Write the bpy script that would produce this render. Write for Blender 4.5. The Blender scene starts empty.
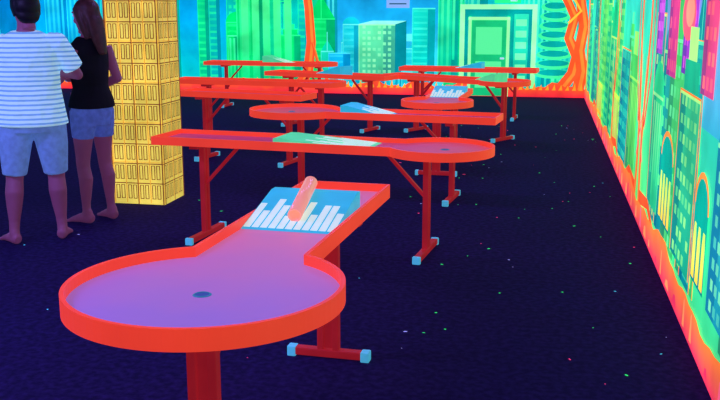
import bpy, bmesh, math, random
from mathutils import Vector, Matrix
random.seed(7)
sc = bpy.context.scene
try:
    sc.view_settings.view_transform = 'Standard'
    sc.view_settings.look = 'None'
except Exception:
    pass

# ------------------------------------------------------------------ helpers
def lin(c):
    return tuple(((v/255.0)/12.92 if v/255.0 <= 0.04045 else ((v/255.0+0.055)/1.055)**2.4) for v in c)

def link(ob, parent=None):
    sc.collection.objects.link(ob)
    if parent is not None:
        ob.parent = parent
    return ob

def empty(name, loc=(0, 0, 0), rot=0.0):
    e = bpy.data.objects.new(name, None)
    e.location = loc
    e.rotation_euler = (0, 0, rot)
    e.empty_display_size = 0.1
    return link(e)

def mat(name, base, emit=None, es=0.0, rough=0.6, noise=0.0, nscale=6.0, spec=0.3, base2=None, facing=False):
    """diffuse + fluorescent glow, both modulated by a procedural noise"""
    m = bpy.data.materials.new(name)
    m.use_nodes = True
    nt = m.node_tree
    b = nt.nodes['Principled BSDF']
    b.inputs['Roughness'].default_value = rough
    b.inputs['Specular IOR Level'].default_value = spec
    base = lin(base)
    emit = lin(emit) if emit else base
    tc = nt.nodes.new('ShaderNodeTexCoord')
    nz = nt.nodes.new('ShaderNodeTexNoise')
    nz.inputs['Scale'].default_value = nscale
    nz.inputs['Detail'].default_value = 4
    nt.links.new(tc.outputs['Object'], nz.inputs['Vector'])
    def mixed(col, f, out):
        mx = nt.nodes.new('ShaderNodeMix'); mx.data_type = 'RGBA'
        c2 = lin(base2) if base2 else tuple(v*(1-f) for v in col)
        mx.inputs[6].default_value = (*col, 1)
        mx.inputs[7].default_value = (*c2, 1)
        ramp = nt.nodes.new('ShaderNodeMapRange')
        ramp.inputs['From Min'].default_value = 0.35
        ramp.inputs['From Max'].default_value = 0.65
        nt.links.new(nz.outputs['Fac'], ramp.inputs['Value'])
        nt.links.new(ramp.outputs[0], mx.inputs[0])
        nt.links.new(mx.outputs[2], out)
    mixed(base, noise, b.inputs['Base Color'])
    if es > 0:
        mixed(emit, noise, b.inputs['Emission Color'])
        b.inputs['Emission Strength'].default_value = es
    return m

def paint_mat(name, es=0.75, noise=0.25, nscale=3.0):
    """fluorescent wall paint: colour comes from the painted faces"""
    m = bpy.data.materials.new(name)
    m.use_nodes = True
    nt = m.node_tree
    b = nt.nodes['Principled BSDF']
    b.inputs['Roughness'].default_value = 0.7
    b.inputs['Specular IOR Level'].default_value = 0.15
    at = nt.nodes.new('ShaderNodeVertexColor'); at.layer_name = 'Col'
    tc = nt.nodes.new('ShaderNodeTexCoord')
    nz = nt.nodes.new('ShaderNodeTexNoise')
    nz.inputs['Scale'].default_value = nscale
    nz.inputs['Detail'].default_value = 6
    nt.links.new(tc.outputs['Object'], nz.inputs['Vector'])
    mr = nt.nodes.new('ShaderNodeMapRange')
    mr.inputs['From Min'].default_value = 0.3
    mr.inputs['From Max'].default_value = 0.7
    mr.inputs['To Min'].default_value = 1-noise
    mr.inputs['To Max'].default_value = 1+noise*0.8
    nt.links.new(nz.outputs['Fac'], mr.inputs['Value'])
    vm = nt.nodes.new('ShaderNodeVectorMath'); vm.operation = 'SCALE'
    nt.links.new(at.outputs['Color'], vm.inputs[0])
    nt.links.new(mr.outputs[0], vm.inputs['Scale'])
    nt.links.new(vm.outputs[0], b.inputs['Emission Color'])
    nt.links.new(vm.outputs[0], b.inputs['Base Color'])
    b.inputs['Emission Strength'].default_value = es
    return m

class Paint:
    """flat painted shapes on a wall plane.  (u,z) wall coordinates"""
    def __init__(self, origin, udir, normal):
        self.o = Vector(origin); self.u = Vector(udir); self.n = Vector(normal)
        self.v = []; self.f = []; self.c = []; self.k = 0
    def poly(self, pts, col, up=True):
        if up: self.k += 1
        off = 0.001 + 0.00002*self.k
        i0 = len(self.v)
        for (a, z) in pts:
            self.v.append(self.o + self.u*a + Vector((0, 0, z)) + self.n*off)
        self.f.append(tuple(range(i0, i0+len(pts))))
        if isinstance(col, list): cs = [lin(c) for c in col]
        else: cs = [lin(col)]*len(pts)
        self.c.append(cs)
    def rect(self, u0, z0, u1, z1, col, top=None):
        if top is None: self.poly([(u0, z0), (u1, z0), (u1, z1), (u0, z1)], col)
        else: self.poly([(u0, z0), (u1, z0), (u1, z1), (u0, z1)], [col, col, top, top])
    def ribbon(self, pts, w, col, w1=None):
        n = len(pts); L = []; R = []
        for i, p in enumerate(pts):
            a = pts[max(i-1, 0)]; b = pts[min(i+1, n-1)]
            d = Vector((b[0]-a[0], b[1]-a[1])).normalized()
            ww = w + ((w1 if w1 is not None else w)-w)*i/(n-1)
            L.append((p[0]-d.y*ww/2, p[1]+d.x*ww/2)); R.append((p[0]+d.y*ww/2, p[1]-d.x*ww/2))
        self.k += 1
        for i in range(n-1):
            self.poly([L[i], L[i+1], R[i+1], R[i]], col, up=False)
    def ell(self, u, z, ru, rz, col, n=20):
        self.poly([(u+ru*math.cos(2*math.pi*i/n), z+rz*math.sin(2*math.pi*i/n)) for i in range(n)], col)
    def build(self, name, m, parent=None):
        me = bpy.data.meshes.new(name)
        me.from_pydata([tuple(v) for v in self.v], [], self.f)
        ca = me.color_attributes.new('Col', 'FLOAT_COLOR', 'CORNER')
        i = 0
        for cs in self.c:
            for c in cs:
                ca.data[i].color = (*c, 1); i += 1
        me.materials.append(m)
        ob = bpy.data.objects.new(name, me)
        return link(ob, parent)

def mixc(a, b, t): return tuple(a[i]+(b[i]-a[i])*t for i in range(3))

def tower(P, u0, u1, z0, z1, col, win, rows=None, cols=None, top=None, cap='flat', edge=None, style=None, line=None):
    win = mixc(win, col, .2)
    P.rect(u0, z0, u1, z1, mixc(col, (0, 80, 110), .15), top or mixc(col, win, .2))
    if cap == 'point':
        P.poly([(u0, z1), (u1, z1), ((u0+u1)/2, z1+(u1-u0)*.8)], col)
        P.ribbon([((u0+u1)/2, z1), ((u0+u1)/2, z1+(u1-u0)*1.4)], .015, win)
    elif cap == 'step':
        w = (u1-u0)
        P.rect(u0+w*.15, z1, u1-w*.15, z1+w*.25, col); P.rect(u0+w*.3, z1+w*.25, u1-w*.3, z1+w*.5, win)
    elif cap == 'dome':
        P.ell((u0+u1)/2, z1, (u1-u0)/2, (u1-u0)*.4, col)
    H = z1-z0; W = u1-u0
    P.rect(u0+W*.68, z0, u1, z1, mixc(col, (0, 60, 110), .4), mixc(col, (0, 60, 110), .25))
    e = edge or win
    P.rect(u0, z0, u0+.014, z1, mixc(e, col, .3)); P.rect(u0, z1-.02, u1, z1, e)
    style = style or random.choice(['grid', 'stripe', 'stripe', 'plain', 'bands'])
    P.k += 1
    if style == 'stripe':
        n = cols or max(2, int(W/.09))
        for c in range(n):
            a = u0+W*(.08+.84*(c+.25)/n); b = u0+W*(.08+.84*(c+.7)/n)
            lo = z0+H*random.random()*.3
            P.poly([(a, lo), (b, lo), (b, z1-.05), (a, z1-.05)], [mixc(col, win, .15)]*2+[mixc(col, win, .85)]*2, up=False)
    elif style == 'bands':
        n = rows or max(3, int(H/.11))
        for r in range(n):
            y0 = z0+H*(r+.3)/n; y1 = z0+H*(r+.65)/n
            P.poly([(u0+W*.06, y0), (u0+W*.66, y0), (u0+W*.66, y1), (u0+W*.06, y1)], mixc(win, col, .3+.4*random.random()), up=False)
    elif style == 'grid':
        cols = cols or max(2, int(W/.09)); rows = rows or max(3, int(H/.11))
        for r in range(rows):
            for c in range(cols):
                if random.random() < .12: continue
                a = u0+W*(.08+.84*(c+.2)/cols); b = u0+W*(.08+.84*(c+.8)/cols)
                y0 = z0+H*(r+.25)/rows; y1 = z0+H*(r+.78)/rows
                P.poly([(a, y0), (b, y0), (b, y1), (a, y1)], mixc(win, col, .15+random.random()*.5), up=False)
    if line:
        P.ribbon([(u0, z0), (u0, z1), (u1, z1), (u1, z0)], .018, line)

# ------------------------------------------------------------------ room shell
XR, XL, YB, YF, HC = 0.73, -9.4, 16.15, -2.0, 2.9
def box(name, x0, x1, y0, y1, z0, z1, m, parent=None, bevel=0.0):
    bm = bmesh.new()
    bmesh.ops.create_cube(bm, size=1)
    for v in bm.verts:
        v.co = Vector((x0 if v.co.x < 0 else x1, y0 if v.co.y < 0 else y1, z0 if v.co.z < 0 else z1))
    if bevel > 0:
        bmesh.ops.bevel(bm, geom=bm.edges[:], offset=bevel, segments=2, affect='EDGES', profile=.6)
    me = bpy.data.meshes.new(name); bm.to_mesh(me); bm.free()
    me.materials.append(m)
    return link(bpy.data.objects.new(name, me), parent)

def floor_material():
    m = bpy.data.materials.new('carpet_uv'); m.use_nodes = True
    nt = m.node_tree; b = nt.nodes['Principled BSDF']
    b.inputs['Roughness'].default_value = 0.9
    b.inputs['Specular IOR Level'].default_value = 0.05
    tc = nt.nodes.new('ShaderNodeTexCoord')
    n1 = nt.nodes.new('ShaderNodeTexNoise'); n1.inputs['Scale'].default_value = 30; n1.inputs['Detail'].default_value = 8
    n2 = nt.nodes.new('ShaderNodeTexNoise'); n2.inputs['Scale'].default_value = 1.1
    nt.links.new(tc.outputs['Object'], n1.inputs['Vector']); nt.links.new(tc.outputs['Object'], n2.inputs['Vector'])
    r = nt.nodes.new('ShaderNodeValToRGB')
    r.color_ramp.elements[0].position = .38; r.color_ramp.elements[0].color = (*lin((18, 12, 44)), 1)
    r.color_ramp.elements[1].position = .7; r.color_ramp.elements[1].color = (*lin((42, 30, 82)), 1)
    nt.links.new(n1.outputs['Fac'], r.inputs[0])
    mx = nt.nodes.new('ShaderNodeMix'); mx.data_type = 'RGBA'; mx.blend_type = 'MULTIPLY'; mx.inputs[0].default_value = .4
    nt.links.new(r.outputs[0], mx.inputs[6]); nt.links.new(n2.outputs['Color'], mx.inputs[7])
    nt.links.new(mx.outputs[2], b.inputs['Base Color'])
    b.inputs['Emission Color'].default_value = (*lin((13, 6, 52)), 1)
    b.inputs['Emission Strength'].default_value = .6  # faint purple self-glow added to the carpet, lifts the blacks in place of haze
    bp = nt.nodes.new('ShaderNodeBump'); bp.inputs['Strength'].default_value = .12; bp.inputs['Distance'].default_value = .005
    nt.links.new(n1.outputs['Fac'], bp.inputs['Height']); nt.links.new(bp.outputs[0], b.inputs['Normal'])
    return m
M_floor = floor_material()
M_dark = mat('dark_plaster', (20, 16, 46), (10, 10, 40), .2, .8, .3)
M_wall = mat('wall_base_blue', (8, 60, 110), (8, 70, 130), .3, .8, .3)
box('floor', XL-.1, XR+.1, YF-.1, YB+.1, -.1, 0, M_floor)
box('ceiling', XL-.1, XR+.1, YF-.1, YB+.1, HC, HC+.1, M_dark)
box('wall_back', XL-.1, XR+.1, YB, YB+.1, 0, HC, M_wall)
box('wall_right', XR, XR+.1, YF-.1, YB, 0, HC, M_wall)
box('wall_left', XL-.1, XL, YF-.1, YB, 0, HC, M_wall)
box('wall_front', XL-.1, XR+.1, YF-.1, YF, 0, HC, M_dark)
M_paint = paint_mat('fluorescent_mural_paint', 1.15, .3, 2.2)

OR = (250, 84, 40); OR2 = (255, 130, 50); RED = (240, 40, 60); PINK = (255, 90, 130)
# ---- back wall mural ------------------------------------------------
P = Paint((0, YB, 0), (1, 0, 0), (0, -1, 0))
segs = [(XL, -5.0, (0, 195, 180), (0, 160, 215)), (-5.0, -3.9, (0, 215, 140), (0, 190, 170)),
        (-3.9, -1.5, (60, 220, 215), (20, 165, 220)), (-1.5, XR, (50, 228, 180), (10, 190, 200))]
for a, b, c0, c1 in segs:
    P.rect(a, 0, b, 1.3, c0, c1); P.rect(a, 1.3, b, HC, c1, mixc(c1, (0, 60, 160), .4))
for i in range(58):
    u = XL+.1+random.random()*(XR-XL-.5); w = .16+random.random()*.34; z1 = .9+random.random()*1.5
    if -4.0 < u < -1.8: z1 = .45+random.random()*.85
    if u < -6.9: colr = random.choice([(0, 160, 215), (0, 190, 200), (0, 205, 150)]); w_ = (60, 245, 220)
    elif u < -4.1: colr = random.choice([(0, 200, 130), (0, 210, 100), (0, 175, 170)]); w_ = random.choice([(40, 255, 140), (80, 255, 180)])
    elif u < -1.8: colr = random.choice([(20, 170, 215), (10, 190, 200), (0, 205, 160)]); w_ = (110, 240, 230)
    else: colr = random.choice([(0, 210, 140), (0, 190, 180), (0, 225, 125)]); w_ = (120, 255, 190)
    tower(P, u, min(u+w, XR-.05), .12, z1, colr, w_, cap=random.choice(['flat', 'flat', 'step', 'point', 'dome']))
# feature buildings
tower(P, -3.2, -2.55, .35, 1.22, (80, 215, 150), (165, 255, 185), 9, 6, style='grid')
P.poly([(-2.55, .35), (-2.35, .45), (-2.35, 1.28), (-2.55, 1.22)], (0, 130, 140))
P.poly([(-3.2, 1.22), (-2.55, 1.22), (-2.35, 1.28), (-2.95, 1.28)], (140, 245, 220))
tower(P, -3.75, -3.35, .3, .72, (0, 170, 220), (80, 230, 240), 4, 5, style='bands')
tower(P, -2.25, -1.85, .3, 1.5, (0, 205, 185), (90, 250, 215), 12, 4, style='bands')
tower(P, -1.8, -1.45, .3, 1.9, (0, 205, 150), (100, 255, 170), 16, 3, style='stripe')
P.rect(-1.42, .1, -.12, 1.56, (140, 250, 150), (160, 255, 180)); P.rect(-1.34, .1, -.2, 1.48, (0, 125, 125), (0, 150, 150))
P.rect(-.5, .1, -.26, 1.4, (0, 175, 150), (40, 210, 170))
for k in range(6): P.rect(-.47, .25+k*.19, -.29, .36+k*.19, (110, 245, 170))
for k in range(9):
    P.ell(.18, .4+k*.16, .32-.012*k, .08, (60, 240, 150)); P.ell(.18, .42+k*.16, .27-.012*k, .055, (0, 155, 150))
for k in range(5):
    P.rect(-5.35+.2*k, .2, -5.22+.2*k, 1.9, (0, 210, 120), (80, 255, 150))
def arch(P, pts, w, w1=None):
    P.ribbon(pts, w, OR, w1); P.ribbon([(a+w*.18, z) for a, z in pts], w*.3, OR2, (w1 or w)*.3)
arch(P, [(-4.34, 3), (-4.2, 2.2), (-4.1, 1.5), (-4.06, .9), (-4.12, .4), (-4.3, .1)], .12, .2)
arch(P, [(-4.04, .9), (-3.93, .5), (-3.75, .2)], .05)
arch(P, [(.2, 1.9), (.38, 1.6), (.5, 1.35), (.42, 1.0), (.56, .7), (.5, .4), (.3, .12)], .12, .2)
arch(P, [(.6, 3), (.6, 2.0), (.58, 1.65), (.66, 1.2), (.6, .8), (.66, .45), (.6, .1)], .14, .2)
P.ribbon([(.3, 1.95), (.45, 1.7), (.6, 1.45), (.4, 1.25)], .04, (255, 190, 60))
P.k += 2
n = 90
for i in range(n):
    a = XL+(XR-XL)*i/n; b = XL+(XR-XL)*(i+1)/n
    h0 = .19+.05*math.sin(i*.9)+.03*math.sin(i*2.3); h1 = .19+.05*math.sin((i+1)*.9)+.03*math.sin((i+1)*2.3)
    P.poly([(a, 0), (b, 0), (b, h1), (a, h0)], [RED, RED, OR, OR], up=False)
P.k += 1
for i in range(n):
    a = XL+(XR-XL)*i/n
    P.poly([(a, .12), (a+.07, .12), (a+.05, .16+.12*random.random()), (a+.02, .15)], (255, 150, 40), up=False)
P.build('wall_mural_back', M_paint)

# ---- right wall mural ------------------------------------------------
R = Paint((XR, 0, 0), (0, 1, 0), (-1, 0, 0))
R.rect(YF, 0, 6.4, 1.0, (60, 215, 120), (40, 200, 160)); R.rect(YF, 1.0, 6.4, HC, (50, 170, 190), (170, 50, 180))
R.rect(6.4, 0, 10, 1.1, (80, 220, 110), (50, 220, 150)); R.rect(6.4, 1.1, 10, HC, (50, 220, 155), (30, 150, 210))
R.rect(10, 0, YB, 1.1, (90, 225, 100), (50, 225, 150)); R.rect(10, 1.1, YB, HC, (50, 225, 155), (0, 160, 200))
for i in range(50):
    y = YF+random.random()*(YB-YF-1)
    w = .25+random.random()*.5; z1 = .6+random.random()*.95
    if y > 8: z1 += .4; w *= 1.5
    if y < 6.4:
        colr = random.choice([(0, 140, 140), (20, 180, 100), (60, 190, 90), (0, 150, 130)]); w_ = random.choice([(150, 255, 120), (110, 245, 160), (80, 230, 220), (230, 255, 110)])
    else:
        colr = random.choice([(0, 175, 120), (0, 150, 150), (70, 205, 90), (20, 195, 120)]); w_ = random.choice([(170, 255, 100), (90, 255, 170), (210, 255, 100)])
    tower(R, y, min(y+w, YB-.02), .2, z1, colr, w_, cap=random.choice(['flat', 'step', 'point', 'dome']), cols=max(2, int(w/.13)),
          style=random.choice(['grid', 'grid', 'stripe', 'bands']), line=random.choice([None, None, None, OR2]))
for y0, y1, z0, z1, cc, ww in [(5.35, 5.75, 1.15, 1.75, (220, 50, 130), (255, 120, 120)), (4.7, 5.15, 1.2, 1.9, (170, 50, 190), (240, 100, 210)),
                               (4.15, 4.5, 1.15, 1.7, (230, 60, 120), (255, 140, 100)), (3.3, 3.9, 1.0, 2.0, (140, 60, 200), (90, 200, 240)),
                               (6.0, 6.3, 1.25, 1.7, (180, 60, 190), (240, 130, 235))]:
    tower(R, y0, y1, z0, z1, cc, ww, cap='point', style='grid')
R.ell(5.0, 1.5, .22, .13, (255, 90, 110)); R.ell(4.97, 1.52, .14, .08, (255, 150, 120))
def arched(y0, y1, z0, z1, rows, cols):
    R.rect(y0, z0, y1, z1, (0, 130, 120), (0, 170, 140)); R.ell((y0+y1)/2, z1, (y1-y0)/2, .14, (0, 170, 140))
    R.ribbon([((y0+y1)/2-(y1-y0)/2*math.cos(t*math.pi/8), z1+.15*math.sin(t*math.pi/8)) for t in range(9)], .03, (255, 150, 60))
    for r in range(rows):
        for c in range(cols):
            a = y0+(y1-y0)*(c+.5)/cols; z = z0+(z1-z0)*(r+.4)/rows; h = (z1-z0)/rows*.36; w = (y1-y0)/cols*.34
            R.poly([(a-w, z-h), (a+w, z-h), (a+w, z+h*.5), (a+w*.6, z+h), (a-w*.6, z+h), (a-w, z+h*.5)], [(255, 200, 60), (255, 210, 60), (220, 255, 90), (220, 255, 90), (190, 255, 110), (190, 255, 110)])
arched(5.2, 5.7, .3, .68, 1, 4); arched(4.05, 4.4, .3, .66, 1, 3)
tower(R, 4.45, 5.1, .25, 1.12, (20, 170, 120), (200, 255, 120), 9, 5, style='grid', cap='step', line=OR2)
tower(R, 5.78, 6.3, .28, 1.0, (40, 210, 130), (170, 255, 150), 8, 4, cap='dome', style='stripe')
tower(R, 3.4, 3.95, .28, 1.0, (20, 150, 160), (160, 255, 150), 8, 5, cap='point', style='grid')
for y0, y1, z1 in [(9.0, 9.8, .7), (11.5, 12.4, .6)]:
    R.rect(y0, .2, y1, z1, (230, 170, 40), (200, 240, 80))
    k = int((y1-y0)/.12)
    for q in range(k):
        R.rect(y0+(y1-y0)*(q+.2)/k, .25, y0+(y1-y0)*(q+.6)/k, z1-.05, (60, 190, 110))
# red / orange lianas and trees
for y, s in [(6.75, 1), (7.15, -1), (9.6, 1), (12.6, -1)]:
    pts = [(y+.1*s*math.sin(z*3.1), z) for z in [.1, .35, .6, .85, 1.1, 1.4, 1.7, 2.1, 2.9]]
    R.ribbon(pts, .13, OR, .07); R.ribbon([(a+.02, z) for a, z in pts], .04, OR2, .02)
    R.ribbon([(y, .7), (y-.25*s, 1.1), (y-.3*s, 1.6), (y-.6*s, 2.2)], .06, RED, .03)
    R.ribbon([(y, .45), (y+.3*s, .8), (y+.36*s, 1.2)], .04, (255, 100, 110), .02)
    R.ribbon([(y, .2), (y-.5*s, .25), (y-.9*s, .14)], .1, OR, .04)
pts = [(YB-.35+.15*math.sin(z*4), z) for z in [.1, .4, .7, 1, 1.3, 1.6, 1.9, 2.3, 2.9]]
arch(R, pts, .3, .35)
R.k += 2
n = 160
def hb(i):
    y = YF+(YB-YF)*i/n
    return .19+.03*math.sin(y*2.6)+.02*math.sin(y*6.1)+.01*math.sin(y*17)
for i in range(n):
    a = YF+(YB-YF)*i/n; b = YF+(YB-YF)*(i+1)/n
    R.poly([(a, 0), (b, 0), (b, hb(i+1)), (a, hb(i))], [(235, 50, 90), (235, 50, 90), OR2, OR2], up=False)
R.k += 1
for i in range(60):
    a = YF+(YB-YF)*(i+random.random()*.6)/60; h = .05+.1*random.random(); w = .05+.12*random.random()
    R.poly([(a, .02), (a+w, .02), (a+w*.8, h), (a+w*.35, h*1.15)], random.choice([(255, 150, 90), (255, 100, 130), (230, 50, 90)]), up=False)
R.build('wall_mural_right', M_paint)

# ---- left wall mural
Lp = Paint((XL, 0, 0), (0, 1, 0), (1, 0, 0))
Lp.rect(YF, 0, YB, HC, (0, 140, 180), (0, 60, 160))
for i in range(45):
    y = YF+random.random()*(YB-YF-1); w = .25+random.random()*.6
    tower(Lp, y, y+w, .12, .8+random.random()*1.4, random.choice([(0, 130, 160), (0, 90, 190), (0, 160, 120)]), (70, 220, 220), cap=random.choice(['flat', 'step', 'point']))
Lp.rect(YF, 0, YB, .17, PINK, OR)
Lp.build('wall_mural_left', M_paint)

# ---- door, exit sign and notice on back wall
M_green = mat('door_green', (20, 170, 110), (20, 195, 120), .95, .5, .15)
M_gdark = mat('door_frame_green', (150, 245, 160), (160, 255, 170), 1.0, .5, .1)
M_gl = mat('door_panel', (60, 220, 150), (90, 240, 150), .95)
M_white = mat('sign_white', (200, 220, 255), (200, 220, 255), .8, .5, .05)
M_glow = mat('sign_green', (40, 240, 140), (40, 240, 140), 1.0, .5, .05)
M_tealline = mat('sign_text_teal', (0, 90, 110), (0, 110, 120), .4)
dr = empty('door_1', (-.92, YB-.01, 0))
box('leaf', -.3, .3, -.045, 0, 0.01, 1.3, M_green, dr, .006)
for n_, a, b, z0, z1 in [('frame_left', -.35, -.3, 0, 1.35), ('frame_right', .3, .35, 0, 1.35), ('frame_top', -.35, .35, 1.3, 1.35)]:
    box(n_, a, b, -.06, 0, z0, z1, M_gdark, dr, .005)
for k, (z0, z1) in enumerate([(.15, .6), (.72, 1.18)]):
    box('panel_%d' % k, -.22, .22, -.055, -.04, z0, z1, M_gl, dr, .006)
box('handle', .2, .27, -.09, -.05, .64, .67, M_white, dr, .005)
ex = empty('exit_sign', (-.62, YB-.01, 1.58))
box('housing', -.22, .22, -.05, 0, 0, .17, M_glow, ex, .006)
box('arrow_bar', -.16, .0, -.056, -.05, .07, .1, M_white, ex)
box('pictogram', .05, .16, -.056, -.05, .03, .14, M_white, ex)
nt_ = empty('wall_notice', (-2.5, YB-.01, 1.5))
box('board', -.2, .2, -.03, 0, 0, .14, mat('notice_lilac', (130, 170, 255), (150, 190, 255), .8), nt_, .005)
box('text_line', -.15, .15, -.034, -.03, .06, .08, M_tealline, nt_)

# ------------------------------------------------------------------ column
def column():
    e = empty('painted_tower_column', (0, 0, 0))
    x0, x1, y0, y1 = -3.32, -2.89, 6.69, 7.08
    my = mat('column_yellow', (205, 165, 40), (225, 185, 50), .45, .6, .2)
    box('shaft', x0, x1, y0, y1, 0, HC, my, e)
    pm = paint_mat('column_paint', .9, .22, 5)
    for nm, o, u, nn, W in [('front', (x0, y0, 0), (1, 0, 0), (0, -1, 0), x1-x0), ('right', (x1, y0, 0), (0, 1, 0), (1, 0, 0), y1-y0),
                           ('left', (x0, y0, 0), (0, 1, 0), (-1, 0, 0), y1-y0), ('back', (x0, y1, 0), (1, 0, 0), (0, 1, 0), x1-x0)]:
        C = Paint(o, u, nn)
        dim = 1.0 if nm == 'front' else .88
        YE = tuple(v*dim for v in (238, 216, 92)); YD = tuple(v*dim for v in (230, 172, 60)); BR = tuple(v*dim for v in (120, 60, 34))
        C.rect(0, 0, W, HC, YE, mixc(YE, YD, .2))
        nc = 4
        z = .03; j = 0
        while z < HC-.2:
            for c in range(nc):
                a = W*(.03+.94*c/nc); b = W*(.03+.94*(c+1)/nc); wb = b-a
                for q in range(2):
                    aa = a+wb*(.12+.42*q); bb = aa+wb*.32
                    C.rect(aa, z+.012, bb, z+.125, BR); C.rect(aa+.007, z+.018, bb-.007, z+.12, YE, YE)
                C.rect(a-.004, z-.02, a+.005, z+.16, YD)
            C.rect(0, z+.134, W, z+.142, BR)
            if j % 2: C.rect(0, z+.148, W, z+.153, YD)
            z += .157; j += 1
        C.rect(0, 0, .01, HC, BR); C.rect(W-.01, 0, W, HC, BR); C.rect(W*.49, 0, W*.51, HC, BR)
        C.build('paint_'+nm, pm, e)
column()

# ------------------------------------------------------------------ minigolf tables
M_rim = mat('fluoro_orange', (215, 60, 40), (255, 68, 46), .7, .45, .12, 3)
M_leg = mat('fluoro_red_leg', (165, 30, 34), (200, 34, 50), .38, .5, .2, 5)
M_cap = mat('cap_cyan', (90, 190, 220), (80, 190, 225), .5, .4)
M_hole = mat('cup_dark', (50, 80, 130), (50, 85, 150), .45, .5)
M_cupr = mat('cup_teal', (20, 130, 140), (40, 140, 160), .4, .4)
M_teal = mat('ramp_teal', (20, 140, 170), (40, 180, 215), .8, .5, .15)
M_pale = mat('ramp_block_white', (170, 200, 190), (215, 240, 225), .75, .5, .1)
M_tube = mat('tube_pale_pink', (225, 150, 135), (255, 155, 135), .7, .22, .1)
M_grn = mat('ramp_green', (60, 180, 130), (90, 230, 160), .75, .5, .2)

def deck_mat(name, c_disc, c_lane, es, dk=.45):
    m = bpy.data.materials.new(name); m.use_nodes = True
    nt = m.node_tree; b = nt.nodes['Principled BSDF']
    b.inputs['Roughness'].default_value = .42; b.inputs['Specular IOR Level'].default_value = .3
    tc = nt.nodes.new('ShaderNodeTexCoord'); sp = nt.nodes.new('ShaderNodeSeparateXYZ')
    nt.links.new(tc.outputs['Object'], sp.inputs[0])
    nz = nt.nodes.new('ShaderNodeTexNoise'); nz.inputs['Scale'].default_value = 3.5; nz.inputs['Detail'].default_value = 5
    nt.links.new(tc.outputs['Object'], nz.inputs['Vector'])
    ad = nt.nodes.new('ShaderNodeMath'); ad.operation = 'MULTIPLY_ADD'; ad.inputs[1].default_value = .5
    nt.links.new(nz.outputs['Fac'], ad.inputs[0]); nt.links.new(sp.outputs['X'], ad.inputs[2])
    mr = nt.nodes.new('ShaderNodeMapRange'); mr.inputs['From Min'].default_value = .0; mr.inputs['From Max'].default_value = 1.0
    nt.links.new(ad.outputs[0], mr.inputs['Value'])
    mx = nt.nodes.new('ShaderNodeMix'); mx.data_type = 'RGBA'
    mx.inputs[6].default_value = (*lin(c_disc), 1); mx.inputs[7].default_value = (*lin(c_lane), 1)
    nt.links.new(mr.outputs[0], mx.inputs[0])
    vm = nt.nodes.new('ShaderNodeVectorMath'); vm.operation = 'SCALE'; vm.inputs['Scale'].default_value = dk
    nt.links.new(mx.outputs[2], vm.inputs[0])
    nt.links.new(vm.outputs[0], b.inputs['Base Color']); nt.links.new(mx.outputs[2], b.inputs['Emission Color'])
    b.inputs['Emission Strength'].default_value = es
    return m
M_deck1 = deck_mat('deck_lavender', (150, 108, 200), (208, 112, 165), .68)
M_deck2 = deck_mat('deck_salmon', (215, 80, 104), (180, 56, 110), .65)

ZD = .675
def mesh_ob(name, verts, faces, m, parent, smooth=False):
    me = bpy.data.meshes.new(name); me.from_pydata(verts, [], faces); me.materials.append(m)
    bm = bmesh.new(); bm.from_mesh(me); bmesh.ops.recalc_face_normals(bm, faces=bm.faces); bm.to_mesh(me); bm.free()
    if smooth:
        for p in me.polygons: p.use_smooth = True
    return link(bpy.data.objects.new(name, me), parent)

def outline(r, w, L, disc=True, round_end=False):
    pts = []
    if disc:
        a0 = math.asin((w/2)/r); n = 72
        for i in range(n+1):
            a = a0+(2*math.pi-2*a0)*i/n
            pts.append((r*math.cos(a), r*math.sin(a)))
        pts += [(L, -w/2), (L, w/2)]
    else:
        pts += [(0, w/2), (0, -w/2), (L, -w/2), (L, w/2)]
    return pts

def leg(parent, x, y, nm, foot=.5, brace=1, zt=.64, wide=.075, cap=.02):
    th = min(.03, wide*.4)
    box(nm+'_post_a', x-.018, x+.018, y-wide/2, y-wide/2+th, .03, zt, M_leg, parent, .004)
    box(nm+'_post_b', x-.018, x+.018, y+wide/2-th, y+wide/2, .03, zt, M_leg, parent, .004)
    box(nm+'_web', x-.008, x+.008, y-wide/2+th-.002, y+wide/2-th+.002, .05, zt, M_leg, parent)
    box(nm+'_top_plate', x-.03, x+.03, y-.15, y+.15, zt-.03, zt, M_leg, parent, .003)
    box(nm+'_foot', x-.022, x+.022, y-foot/2, y+foot/2, .008, .044, M_leg, parent, .006)
    for k, s in enumerate((-1, 1)):
        box(nm+'_cap_%d' % k, x-.025, x+.025, y+s*foot/2-cap, y+s*foot/2+cap, 0, .047, M_cap, parent, .006)
    a = Vector((x, y, .36)); b = Vector((x+.26*brace, y, zt-.02)); d = (b-a); Lb = d.length
    bo = box(nm+'_brace', -.01, .01, -.014, .014, 0, Lb, M_leg, parent, .003)
    bo.location = a; bo.rotation_euler = (0, math.atan2(d.x, d.z), 0)

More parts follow.
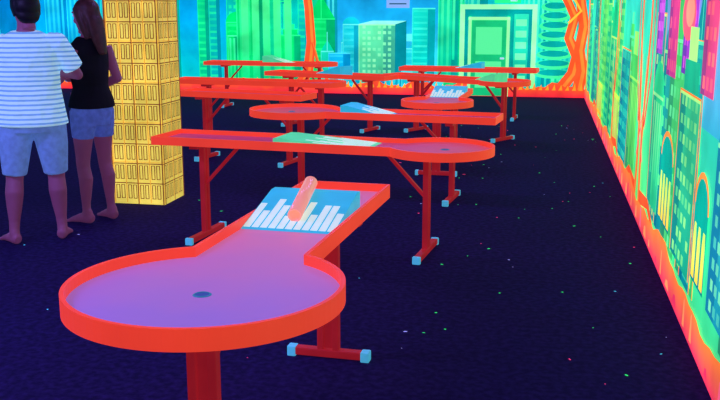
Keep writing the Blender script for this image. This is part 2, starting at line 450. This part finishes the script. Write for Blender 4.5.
def table(cx, cy, ang, r, w, L, deck, disc=True, legs=(0.0, 1.2), name='minigolf_table', foot=.5, rimw=.014, zb=.65, zt=.705, ly=0, wide=.075, cap=.015):
    e = empty(name, (cx, cy, 0), ang)
    o = outline(r, w, L, disc); i_ = outline(r-rimw, w-2*rimw, L-rimw, disc)
    if not disc: i_[0] = (rimw, i_[0][1]); i_[1] = (rimw, i_[1][1])
    n = len(o)
    v = [(a, b, zb) for a, b in o]+[(a, b, zt) for a, b in o]+[(a, b, zt) for a, b in i_]+[(a, b, zb) for a, b in i_]
    f = []
    for k in range(n):
        q = (k+1) % n
        f += [(k, q, n+q, n+k), (n+k, n+q, 2*n+q, 2*n+k), (2*n+k, 2*n+q, 3*n+q, 3*n+k), (3*n+k, 3*n+q, q, k)]
    mesh_ob('rim', v, f, M_rim, e)
    n = len(i_)
    v = [(a, b, zb+.003) for a, b in i_]+[(a, b, ZD) for a, b in i_]
    f = [tuple(range(n))[::-1], tuple(range(n, 2*n))]+[(k, (k+1) % n, n+(k+1) % n, n+k) for k in range(n)]
    mesh_ob('deck', v, f, deck, e)
    if disc:
        cup(e, -.03, 0, .022)
    for k, x in enumerate(legs):
        leg(e, x, ly*k, 'leg_%d' % (k+1), foot, 1 if k == 0 else -1, zb+.003, wide, cap)
    return e

def cup(e, x, y, r=.028):
    bm = bmesh.new()
    n = 24
    bmesh.ops.create_circle(bm, cap_ends=True, radius=r, segments=n)
    for v_ in bm.verts: v_.co += Vector((x, y, ZD+.0015))
    me = bpy.data.meshes.new('cup_hole'); bm.to_mesh(me); bm.free(); me.materials.append(M_hole)
    link(bpy.data.objects.new('cup_hole', me), e)
    v = []; f = []
    for i in range(n):
        a = 2*math.pi*i/n
        for rr, z in ((r, ZD+.001), (r+.002, ZD+.004), (r+.008, ZD+.001)):
            v.append((x+rr*math.cos(a), y+rr*math.sin(a), z))
    for i in range(n):
        q = (i+1) % n
        for k in range(2): f.append((3*i+k, 3*q+k, 3*q+k+1, 3*i+k+1))
    mesh_ob('cup_ring', v, f, M_cupr, e, True)

def ramp(e, x0, x1, w, h, m=M_teal, back=.05, skyline=True, flip=False, blk=None, y_off=0):
    """wedge rising from x0 to x1, dropping behind, painted with a pale skyline"""
    z = ZD+.001; s = -1 if flip else 1
    v = []
    for y in (-w/2+y_off, w/2+y_off):
        v += [(x0, y, z), (x1, y, z+h), (x1+s*back, y, z+h), (x1+s*back, y, z)]
    f = [(0, 1, 2, 3), (4, 7, 6, 5), (0, 4, 5, 1), (1, 5, 6, 2), (2, 6, 7, 3), (3, 7, 4, 0)]
    mesh_ob('ramp', v, f, m, e)
    if skyline:
        vs = []; fs = []
        dx, dz = x1-x0, h
        nl = math.hypot(dx, dz); nx, nz = -dz/nl*(1 if dx > 0 else -1), abs(dx)/nl
        hs = [.42, .6, .6, .36, .66, .5, .3, .55, .7, .4, .58]
        nb = len(hs)
        for b in range(nb):
            y0 = y_off-w/2+w*(b+.08)/nb; y1 = y_off-w/2+w*(b+.9)/nb
            t0, t1 = .05, .05+hs[b]
            i0 = len(vs)
            for (t, y) in ((t0, y0), (t0, y1), (t1, y1), (t1, y0)):
                vs.append((x0+dx*t+nx*.0015, y, z+dz*t+nz*.0015))
            fs.append((i0, i0+1, i0+2, i0+3))
        mesh_ob('ramp_skyline', vs, fs, blk or M_pale, e)

def tube(e, p0, p1, r, m=M_tube, th=.005):
    p0 = Vector(p0); p1 = Vector(p1); d = (p1-p0).normalized()
    a = d.orthogonal().normalized(); b = d.cross(a)
    n = 28; v = []; f = []
    for rr in (r, r-th):
        for p in (p0, p1):
            for i in range(n):
                t = 2*math.pi*i/n; v.append(tuple(p+(a*math.cos(t)+b*math.sin(t))*rr))
    for i in range(n):
        q = (i+1) % n
        f += [(i, q, n+q, n+i), (2*n+i, 3*n+i, 3*n+q, 2*n+q), (i, 2*n+i, 2*n+q, q), (n+i, n+q, 3*n+q, 3*n+i)]
    mesh_ob('pipe', v, f, m, e, True)

PI = math.pi
t1 = table(-1.0, 2.6, PI/2-.055, .435, .43, 1.68, M_deck1, legs=(-.04, 1.2), foot=.34, zb=.646, zt=.711, ly=-.045, wide=.1, cap=.02)
ramp(t1, .80, 1.17, .385, .09, y_off=.008)
tube(t1, (.88, .0, ZD+.018+.031), (1.2, .03, ZD+.094+.03), .029)
t2 = table(-.60, 5.62, PI-.11, .335, .40, 1.90, M_deck2, legs=(.08, 1.62), foot=.5, zb=.65, zt=.704)
ramp(t2, .42, 1.0, .32, .045, M_grn, skyline=True, y_off=0)
t3 = table(-2.02, 7.45, -.12, .38, .36, 1.72, M_deck2, legs=(.05, 1.35), foot=.45)
ramp(t3, .85, .5, .28, .08, M_teal, flip=True)
t4 = table(-3.6, 8.95, -.2, .3, .36, 1.42, M_deck2, disc=False, legs=(.25, 1.2), foot=.4)
t5 = table(-.93, 8.38, PI/2-.05, .33, .34, 1.25, M_deck2, legs=(.0, 1.1), foot=.36)
ramp(t5, .5, .85, .32, .08, M_teal)
t6 = table(-2.45, 10.2, PI-.09, .28, .36, 1.8, M_deck2, legs=(0, 1.4), foot=.4)
t7 = table(-3.5, 11.8, -.35, .3, .36, 1.8, M_deck2, disc=False, legs=(.3, 1.5), foot=.4)
ramp(t7, .7, 1.1, .3, .12, M_teal)
t8 = table(-.42, 10.75, PI-.55, .30, .36, 1.7, M_deck2, legs=(.0, 1.3), foot=.4)
ramp(t8, .4, .1, .26, .1, M_grn, flip=True)
t9 = table(-1.95, 13.0, -.1, .3, .36, 1.9, M_deck2, disc=False, legs=(.3, 1.6), foot=.4)
ramp(t9, .7, 1.1, .3, .1, M_teal)
t10 = table(-3.3, 13.6, PI-.05, .28, .36, 1.8, M_deck2, legs=(.0, 1.5), foot=.4)
ramp(t10, .4, .8, .3, .12, M_grn)

# ------------------------------------------------------------------ people
def loft(bm, rings):
    n = 20; allr = []
    m = len(rings)
    for i, (c, rx, ry) in enumerate(rings):
        c = Vector(c)
        a = Vector(rings[max(i-1, 0)][0]); b = Vector(rings[min(i+1, m-1)][0])
        d = (b-a).normalized()
        ref = Vector((1, 0, 0)) if abs(d.x) < .8 else Vector((0, 0, 1))
        e2 = d.cross(ref).normalized(); e1 = e2.cross(d).normalized()
        allr.append([bm.verts.new(c+e1*rx*math.cos(2*PI*k/n)+e2*ry*math.sin(2*PI*k/n)) for k in range(n)])
    for i in range(m-1):
        for k in range(n):
            q = (k+1) % n
            bm.faces.new((allr[i][k], allr[i][q], allr[i+1][q], allr[i+1][k]))
    bm.faces.new(allr[0][::-1]); bm.faces.new(allr[-1])

def ball(bm, c, rx, ry, rz, rot=None):
    r = bmesh.ops.create_uvsphere(bm, u_segments=24, v_segments=16, radius=1)
    for v in r['verts']:
        p = Vector((v.co.x*rx, v.co.y*ry, v.co.z*rz))
        if rot: p = rot @ p
        v.co = p+Vector(c)

def fuse(name, bm, m, parent, vox=.009, smooth=4):
    bmesh.ops.recalc_face_normals(bm, faces=bm.faces)
    me = bpy.data.meshes.new(name); bm.to_mesh(me); bm.free()
    ob = bpy.data.objects.new(name, me); sc.collection.objects.link(ob)
    md = ob.modifiers.new('r', 'REMESH'); md.mode = 'VOXEL'; md.voxel_size = vox; md.use_smooth_shade = True
    if smooth:
        s = ob.modifiers.new('s', 'SMOOTH'); s.factor = .5; s.iterations = smooth
    dg = bpy.context.evaluated_depsgraph_get()
    m2 = bpy.data.meshes.new_from_object(ob.evaluated_get(dg))
    ob.modifiers.clear(); ob.data = m2
    m2.materials.clear(); m2.materials.append(m)
    for p in m2.polygons: p.use_smooth = True
    ob.parent = parent
    return ob

def shirt_mat():
    m = bpy.data.materials.new('striped_shirt'); m.use_nodes = True
    nt = m.node_tree; b = nt.nodes['Principled BSDF']; b.inputs['Roughness'].default_value = .85
    tc = nt.nodes.new('ShaderNodeTexCoord')
    wv = nt.nodes.new('ShaderNodeTexWave'); wv.bands_direction = 'Z'; wv.inputs['Scale'].default_value = 10.5
    wv.inputs['Distortion'].default_value = .5
    nt.links.new(tc.outputs['Object'], wv.inputs['Vector'])
    r = nt.nodes.new('ShaderNodeValToRGB')
    r.color_ramp.elements[0].position = .2; r.color_ramp.elements[0].color = (*lin((110, 165, 215)), 1)
    r.color_ramp.elements[1].position = .5; r.color_ramp.elements[1].color = (*lin((180, 224, 242)), 1)
    nt.links.new(wv.outputs['Fac'], r.inputs[0])
    nt.links.new(r.outputs[0], b.inputs['Base Color']); nt.links.new(r.outputs[0], b.inputs['Emission Color'])
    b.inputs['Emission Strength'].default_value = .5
    nz = nt.nodes.new('ShaderNodeTexNoise'); nz.inputs['Scale'].default_value = 9; nt.links.new(tc.outputs['Object'], nz.inputs['Vector'])
    bp = nt.nodes.new('ShaderNodeBump'); bp.inputs['Strength'].default_value = .8; bp.inputs['Distance'].default_value = .05
    nt.links.new(nz.outputs['Fac'], bp.inputs['Height']); nt.links.new(bp.outputs[0], b.inputs['Normal'])
    return m
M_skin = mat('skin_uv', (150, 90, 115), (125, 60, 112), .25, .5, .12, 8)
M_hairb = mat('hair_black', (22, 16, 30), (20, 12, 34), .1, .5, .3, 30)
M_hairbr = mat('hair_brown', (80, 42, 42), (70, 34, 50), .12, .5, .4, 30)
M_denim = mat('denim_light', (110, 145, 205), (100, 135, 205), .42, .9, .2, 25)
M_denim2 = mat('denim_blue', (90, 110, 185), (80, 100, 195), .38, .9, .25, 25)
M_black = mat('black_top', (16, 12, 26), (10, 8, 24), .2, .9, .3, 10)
M_shirt = shirt_mat()
M_eye = mat('eye_white', (220, 225, 255), (200, 210, 255), .3, .3)
M_iris = mat('eye_iris', (30, 18, 20), None, 0, .2)
M_lip = mat('lips', (150, 50, 80), (130, 40, 80), .2, .4)

def hand(bm, wrist, d, palm_n, s=1.0, curl=.5, side=1):
    """palm + 4 fingers + thumb.  d: hand direction, palm_n: palm normal (curl side)"""
    w = Vector(wrist); d = Vector(d).normalized(); pn = Vector(palm_n); pn = (pn-d*pn.dot(d)).normalized()
    sd = d.cross(pn).normalized()*side
    def seg(pts, r0, r1):
        m = len(pts); rr = []
        for i, p in enumerate(pts):
            rr.append((p, r0+(r1-r0)*i/(m-1), r0+(r1-r0)*i/(m-1)))
        loft(bm, rr)
        ball(bm, pts[-1], r1, r1, r1)
    for k, (o, ln) in enumerate(((.028, .068), (.010, .076), (-.009, .072), (-.026, .062))):
        base = w+d*.085*s+sd*o*s
        seg([w-d*.015*s+sd*o*.45*s, w+d*.04*s+sd*o*.85*s, base], .014*s, .0115*s)
        c = 0; p = base; pts = [p]; dirv = d
        for j in range(3):
            c += curl*(.55, .7, .5)[j]
            dirv = d*math.cos(c)+pn*math.sin(c)
            p = p+dirv*ln*s*(.45, .32, .25)[j]; pts.append(p)
        seg(pts, .0095*s, .0072*s)
    a = w+d*.02*s+sd*.024*s
    t1_ = a+(d*.6+sd*.75+pn*.25).normalized()*.038*s
    t2_ = t1_+(d*.9+sd*.3+pn*.35).normalized()*.032*s
    t3_ = t2_+(d*.9+sd*.0+pn*.4).normalized()*.024*s
    seg([w+d*.01*s+sd*.008*s, a, t1_, t2_, t3_], .0125*s, .0085*s)

def arm(bm, sh, el, wr, s=1.0, fem=.9):
    sh, el, wr = Vector(sh), Vector(el), Vector(wr)
    L = lambda a, b, t: a.lerp(b, t)
    loft(bm, [(sh, .05*fem, .055*fem), (L(sh, el, .25), .047*fem, .05*fem), (L(sh, el, .6), .042*fem, .043*fem), (L(sh, el, .92), .038*fem, .038*fem), (L(el, wr, .08), .04*fem, .039*fem),
              (L(el, wr, .3), .039*fem, .037*fem), (L(el, wr, .65), .031*fem, .029*fem), (wr, .026*fem, .021*fem)])
    ball(bm, el, .038*fem, .038*fem, .038*fem)

def legf(bm, hip, kn, an, k=1.0):
    hip, kn, an = Vector(hip), Vector(kn), Vector(an)
    L = lambda a, b, t: a.lerp(b, t)
    bk = Vector((0, -.018, 0))
    loft(bm, [(hip, .095*k, .10*k), (L(hip, kn, .25), .09*k, .093*k), (L(hip, kn, .6), .074*k, .078*k), (L(hip, kn, .9), .058*k, .06*k), (kn, .055*k, .058*k),
              (L(kn, an, .12), .052*k, .055*k), (L(kn, an, .32)+bk, .056*k, .06*k), (L(kn, an, .55)+bk*.5, .047*k, .05*k), (L(kn, an, .8), .034*k, .037*k), (an, .031*k, .036*k)])

def footf(bm, an, yaw, s=1.0):
    R_ = Matrix.Rotation(yaw, 3, 'Z'); a = Vector((an[0], an[1], 0))
    def q(x, y, z): return a+R_ @ (Vector((x, y, z))*s)
    loft(bm, [(q(0, -.055, .038), .024, .026), (q(0, -.035, .042), .034, .038), (q(0, .01, .045), .034, .042), (q(0, .06, .038), .037, .032), (q(0, .105, .027), .043, .023), (q(0, .135, .02), .042, .017)])
    ball(bm, q(0, -.005, .075), .034, .042, .045)
    for k, (x, y, r) in enumerate(((-.028, .165, .0135), (-.009, .168, .0105), (.007, .163, .010), (.021, .155, .0095), (.033, .145, .009))):
        loft(bm, [(q(x, .125, .018), .011, .011), (q(x, y-.01, .014), r, r), (q(x, y, .012), r*.8, r*.8)])

def head_parts(parent, c, yaw, pitch, s, hair_m, style):
    Rm = Matrix.Rotation(yaw, 4, 'Z') @ Matrix.Rotation(pitch, 4, 'X')
    h = empty('head', (0, 0, 0)); h.parent = parent
    h.matrix_local = Matrix.Translation(Vector(c)) @ Rm @ Matrix.Scale(s, 4)
    bm = bmesh.new()
    ball(bm, (0, -.012, .03), .074, .092, .083)
    loft(bm, [((0, .018, -.108), .028, .03), ((0, .022, -.09), .047, .052), ((0, .012, -.055), .06, .07), ((0, .004, -.01), .069, .083), ((0, 0, .03), .07, .086)])
    ball(bm, (0, .09, -.012), .012, .016, .014)
    loft(bm, [((0, .078, .03), .008, .01), ((0, .088, .01), .01, .012), ((0, .094, -.01), .012, .012)])
    ball(bm, (0, .072, -.095), .02, .016, .016)
    for s_ in (-1, 1):
        ball(bm, (s_*.042, .05, -.02), .022, .02, .02)
        ball(bm, (s_*.03, .072, .045), .022, .012, .008)
        ball(bm, (s_*.073, -.008, .0), .008, .02, .03)
        ball(bm, (s_*.077, -.014, .012), .006, .018, .016)
    loft(bm, [((0, -.02, -.06), .048, .05), ((0, -.03, -.15), .046, .047)])
    fuse('face', bm, M_skin, h, .0055, 2)
    for s_ in (-1, 1):
        bm = bmesh.new(); ball(bm, (s_*.031, .073, .022), .013, .01, .008)
        me = bpy.data.meshes.new('eye'); bm.to_mesh(me); bm.free(); me.materials.append(M_eye); link(bpy.data.objects.new('eye', me), h)
        bm = bmesh.new(); ball(bm, (s_*.031, .0815, .022), .0055, .003, .0055)
        me = bpy.data.meshes.new('iris'); bm.to_mesh(me); bm.free(); me.materials.append(M_iris); link(bpy.data.objects.new('iris', me), h)
    bm = bmesh.new(); ball(bm, (0, .082, -.05), .022, .007, .004); ball(bm, (0, .081, -.058), .019, .008, .005)
    me = bpy.data.meshes.new('mouth'); bm.to_mesh(me); bm.free(); me.materials.append(M_lip); link(bpy.data.objects.new('mouth', me), h)
    bm = bmesh.new()
    ball(bm, (0, -.026, .04), .086, .098, .088)
    ball(bm, (0, -.05, .0), .082, .07, .085)
    if style == 'bob':
        ball(bm, (0, -.055, -.06), .075, .05, .06)
        for s_ in (-1, 1): loft(bm, [((s_*.07, -.02, .06), .02, .04), ((s_*.082, -.025, .0), .014, .035), ((s_*.075, -.035, -.06), .012, .025)])
    else:
        loft(bm, [((0, -.06, .03), .07, .05), ((0, -.085, -.05), .075, .04), ((0, -.09, -.14), .07, .035), ((.0, -.095, -.22), .055, .03), ((0, -.1, -.29), .03, .02)])
        for s_ in (-1, 1): loft(bm, [((s_*.066, .0, .07), .02, .04), ((s_*.083, -.02, .0), .014, .03), ((s_*.078, -.04, -.09), .016, .03), ((s_*.07, -.05, -.17), .01, .02)])
    fuse('hair', bm, hair_m, h, .007, 3)
    return h

def person(name, loc, yaw, H, feet, hands, legs_w, hair_m, hair_style, head_yaw, head_pitch, top_m, bot_m, hem, shorts_hem, build=1.0, sleeve=True, elbows=None, toe=(.25, -.25)):
    e = empty(name, (loc[0], loc[1], 0), yaw)
    k = H/1.66
    zs, zh = 1.36*k, .86*k
    bm = bmesh.new()
    shd = [(-.165*build*k, -.01, zs-.03), (.165*build*k, -.01, zs-.03)]
    for i in (0, 1):
        an = (feet[i][0], feet[i][1], .075); sx = -1 if i == 0 else 1
        hip = (sx*.085*build, 0, zh); kn = (hip[0]*.45+an[0]*.55, (an[1])*.5+.02, .475*k)
        legf(bm, hip, kn, an, legs_w); footf(bm, an, toe[i])
        arm(bm, shd[i], elbows[i], hands[i][0], fem=.9)
        hand(bm, hands[i][0], hands[i][1], hands[i][2], .95, hands[i][3], hands[i][4])
    b = build
    loft(bm, [((0, 0, zh-.05), .13*b, .095*b), ((0, -.005, zh+.03), .16*b, .11*b), ((0, 0, 1.02*k), .128*b, .092*b), ((0, .005, 1.16*k), .138*b, .1*b), ((0, 0, 1.29*k), .15*b, .095*b), ((0, -.005, 1.36*k), .135*b, .07*b), ((0, -.01, 1.40*k), .07, .055)])
    loft(bm, [((0, -.01, 1.36*k), .06, .055), ((0, -.005, 1.44*k), .049, .05), ((0, .0, 1.50*k), .047, .05)])
    fuse('body', bm, M_skin, e, .008, 3)
    head_parts(e, (0, .015, 1.555*k), head_yaw, head_pitch, .98, hair_m, hair_style)
    bm = bmesh.new(); g = .012
    loft(bm, [((0, 0, hem), .185*b+g, .135*b+g), ((0, -.003, (hem+1.0*k)/2), .172*b+g, .125*b+g), ((0, 0, 1.04*k), (.155 if sleeve else .128)*b+g, .11*b+g), ((0, .012, 1.18*k), .155*b+g, .118*b+g),
              ((0, .006, 1.28*k), .158*b+g, .108*b+g), ((0, -.005, 1.355*k), .14*b+g, .078*b+g), ((0, -.01, 1.405*k), .075+g, .06+g)])
    if sleeve:
        for i in (0, 1):
            s0 = Vector(shd[i]); el = Vector(elbows[i])
            loft(bm, [(s0+Vector((-.06 if i else .06, 0, .012)), .058, .062), (s0, .066, .07), (s0.lerp(el, .35), .068, .072), (s0.lerp(el, .78), .068, .072)])
            ball(bm, s0, .064, .066, .064)
    fuse('top', bm, top_m, e, .009, 4)
    bm = bmesh.new()
    loft(bm, [((0, 0, zh-.1), .165*b, .12*b), ((0, -.005, zh), .182*b, .132*b), ((0, 0, zh+.12*k), .15*b, .112*b)])
    for i in (0, 1):
        an = Vector((feet[i][0], feet[i][1], .075)); sx = -1 if i == 0 else 1
        hip = Vector((sx*.085*b, 0, zh)); kn = Vector((hip.x*.45+an.x*.55, an.y*.5+.02, .475*k))
        t = (zh-shorts_hem)/(zh-kn.z)
        e0 = hip.lerp(kn, t)
        loft(bm, [(hip, .105*legs_w, .112*legs_w), (hip.lerp(e0, .5), (.098)*legs_w, .105*legs_w), (e0, (.096-.022*t)*legs_w, (.10-.022*t)*legs_w)])
    fuse('shorts', bm, bot_m, e, .009, 3)
    return e

w1 = person('woman_striped_shirt', (-3.25, 5.45), .45, 1.64,
       feet=[(-.16, -.03), (.14, .05)],
       hands=[((-.06, .30, 1.10), (.75, .35, .2), (0, -.4, -1), .5, 1), ((.06, .32, 1.13), (-.7, .35, .25), (0, -.4, -1), .5, -1)],
       legs_w=1.05, hair_m=M_hairb, hair_style='bob', head_yaw=.45, head_pitch=-.15, top_m=M_shirt, bot_m=M_denim,
       hem=.79, shorts_hem=.46, build=1.17, elbows=[(-.31, .07, 1.10), (.30, .06, 1.10)], toe=(.5, -.15))
w2 = person('woman_black_top', (-3.15, 6.08), 1.15, 1.57,
       feet=[(-.10, .0), (.10, -.03)],
       hands=[((-.08, .24, 1.02), (.8, .3, .1), (0, -.3, -1), .5, 1), ((.17, .22, .93), (-.5, .6, -.2), (-1, -.3, -.3), .45, -1)],
       legs_w=.88, hair_m=M_hairbr, hair_style='long', head_yaw=.1, head_pitch=-.2, top_m=M_black, bot_m=M_denim2,
       hem=.84, shorts_hem=.62, build=.92, sleeve=False, elbows=[(-.23, .04, 1.05), (.22, -.03, 1.03)], toe=(.2, -.2))
cam_phone = empty('smartphone', (0, 0, 0)); cam_phone.parent = w1
box('phone_body', -.04, .04, .395, .405, 1.12, 1.26, M_black, cam_phone, .003)

# ------------------------------------------------------------------ glowing lint on the carpet
def lint():
    V = []; F = []; MI = []
    cols = [(50, 230, 110), (70, 190, 220), (240, 60, 120), (150, 150, 220)]
    for i in range(130):
        y = 2.4+random.random()**1.1*10; x = -3.4+random.random()*4.0
        if random.random() < .6: x = -1.1+random.random()*1.75
        s = .0025+random.random()*.004*(1+y*.1); a = random.random()*6.28; l = s*(1+random.random()*1.6)
        i0 = len(V)
        for k in range(5):
            t = a+2*PI*k/5; V.append((x+l*math.cos(t)*math.cos(a)-s*math.sin(t)*math.sin(a), y+l*math.cos(t)*math.sin(a)+s*math.sin(t)*math.cos(a), .0025))
        V.append((x, y, .005))
        for k in range(5): F.append((i0+k, i0+(k+1) % 5, i0+5)); MI.append(random.choice([0, 0, 0, 0, 1, 2, 2, 3]))
    me = bpy.data.meshes.new('floor_lint_specks'); me.from_pydata(V, [], F)
    for i, c in enumerate(cols): me.materials.append(mat('lint_%d' % i, c, c, .75, .8))
    for p in me.polygons: p.material_index = MI[(p.index//5)*5]
    link(bpy.data.objects.new('floor_lint_specks', me))
lint()

# ------------------------------------------------------------------ UV lights
M_tubeglow = mat('blacklight_glass', (120, 80, 255), (110, 70, 255), 2.0, .3)
M_fix = mat('fixture_metal', (60, 60, 80), None, 0, .5)
def fixture(loc, size, power, col):
    e = empty('blacklight_fixture', loc)
    box('housing', -size/2, size/2, -.06, .06, -.05, 0, M_fix, e, .005)
    l = bpy.data.lights.new('uv_lamp', 'AREA'); l.shape = 'RECTANGLE'; l.size = size; l.size_y = .15; l.energy = power; l.color = col
    o = bpy.data.objects.new('uv_lamp', l); o.location = (0, 0, -.09)
    link(o, e)
    bm = bmesh.new()
    loft(bm, [((-size/2+.02, 0, -.062), .013, .013), ((size/2-.02, 0, -.062), .013, .013)])
    me = bpy.data.meshes.new('tube'); bm.to_mesh(me); bm.free(); me.materials.append(M_tubeglow)
    link(bpy.data.objects.new('tube', me), e)
UV = (.35, .22, 1.0)
HF = HC-.003
fixture((-2.6, 1.4, HF), 1.6, 85, UV)
fixture((-4.0, 3.0, HF), 1.6, 125, (.3, .25, 1))
fixture((-1.8, 7.0, HF), 1.6, 35, UV)
fixture((-1.6, 12.0, HF), 1.6, 40, UV)
fixture((-6.0, 11.0, HF), 1.6, 55, UV)
w = bpy.data.worlds.new('world'); sc.world = w; w.use_nodes = True
w.node_tree.nodes['Background'].inputs[0].default_value = (.05, .04, .2, 1)
w.node_tree.nodes['Background'].inputs[1].default_value = .3

# ------------------------------------------------------------------ camera
cam = bpy.data.cameras.new('camera'); cam.lens = 46.0; cam.sensor_width = 36
co = bpy.data.objects.new('camera', cam); co.location = (0, 0, 1.55)
co.rotation_euler = (PI/2-.2089, 0, .1942)
link(co); sc.camera = co
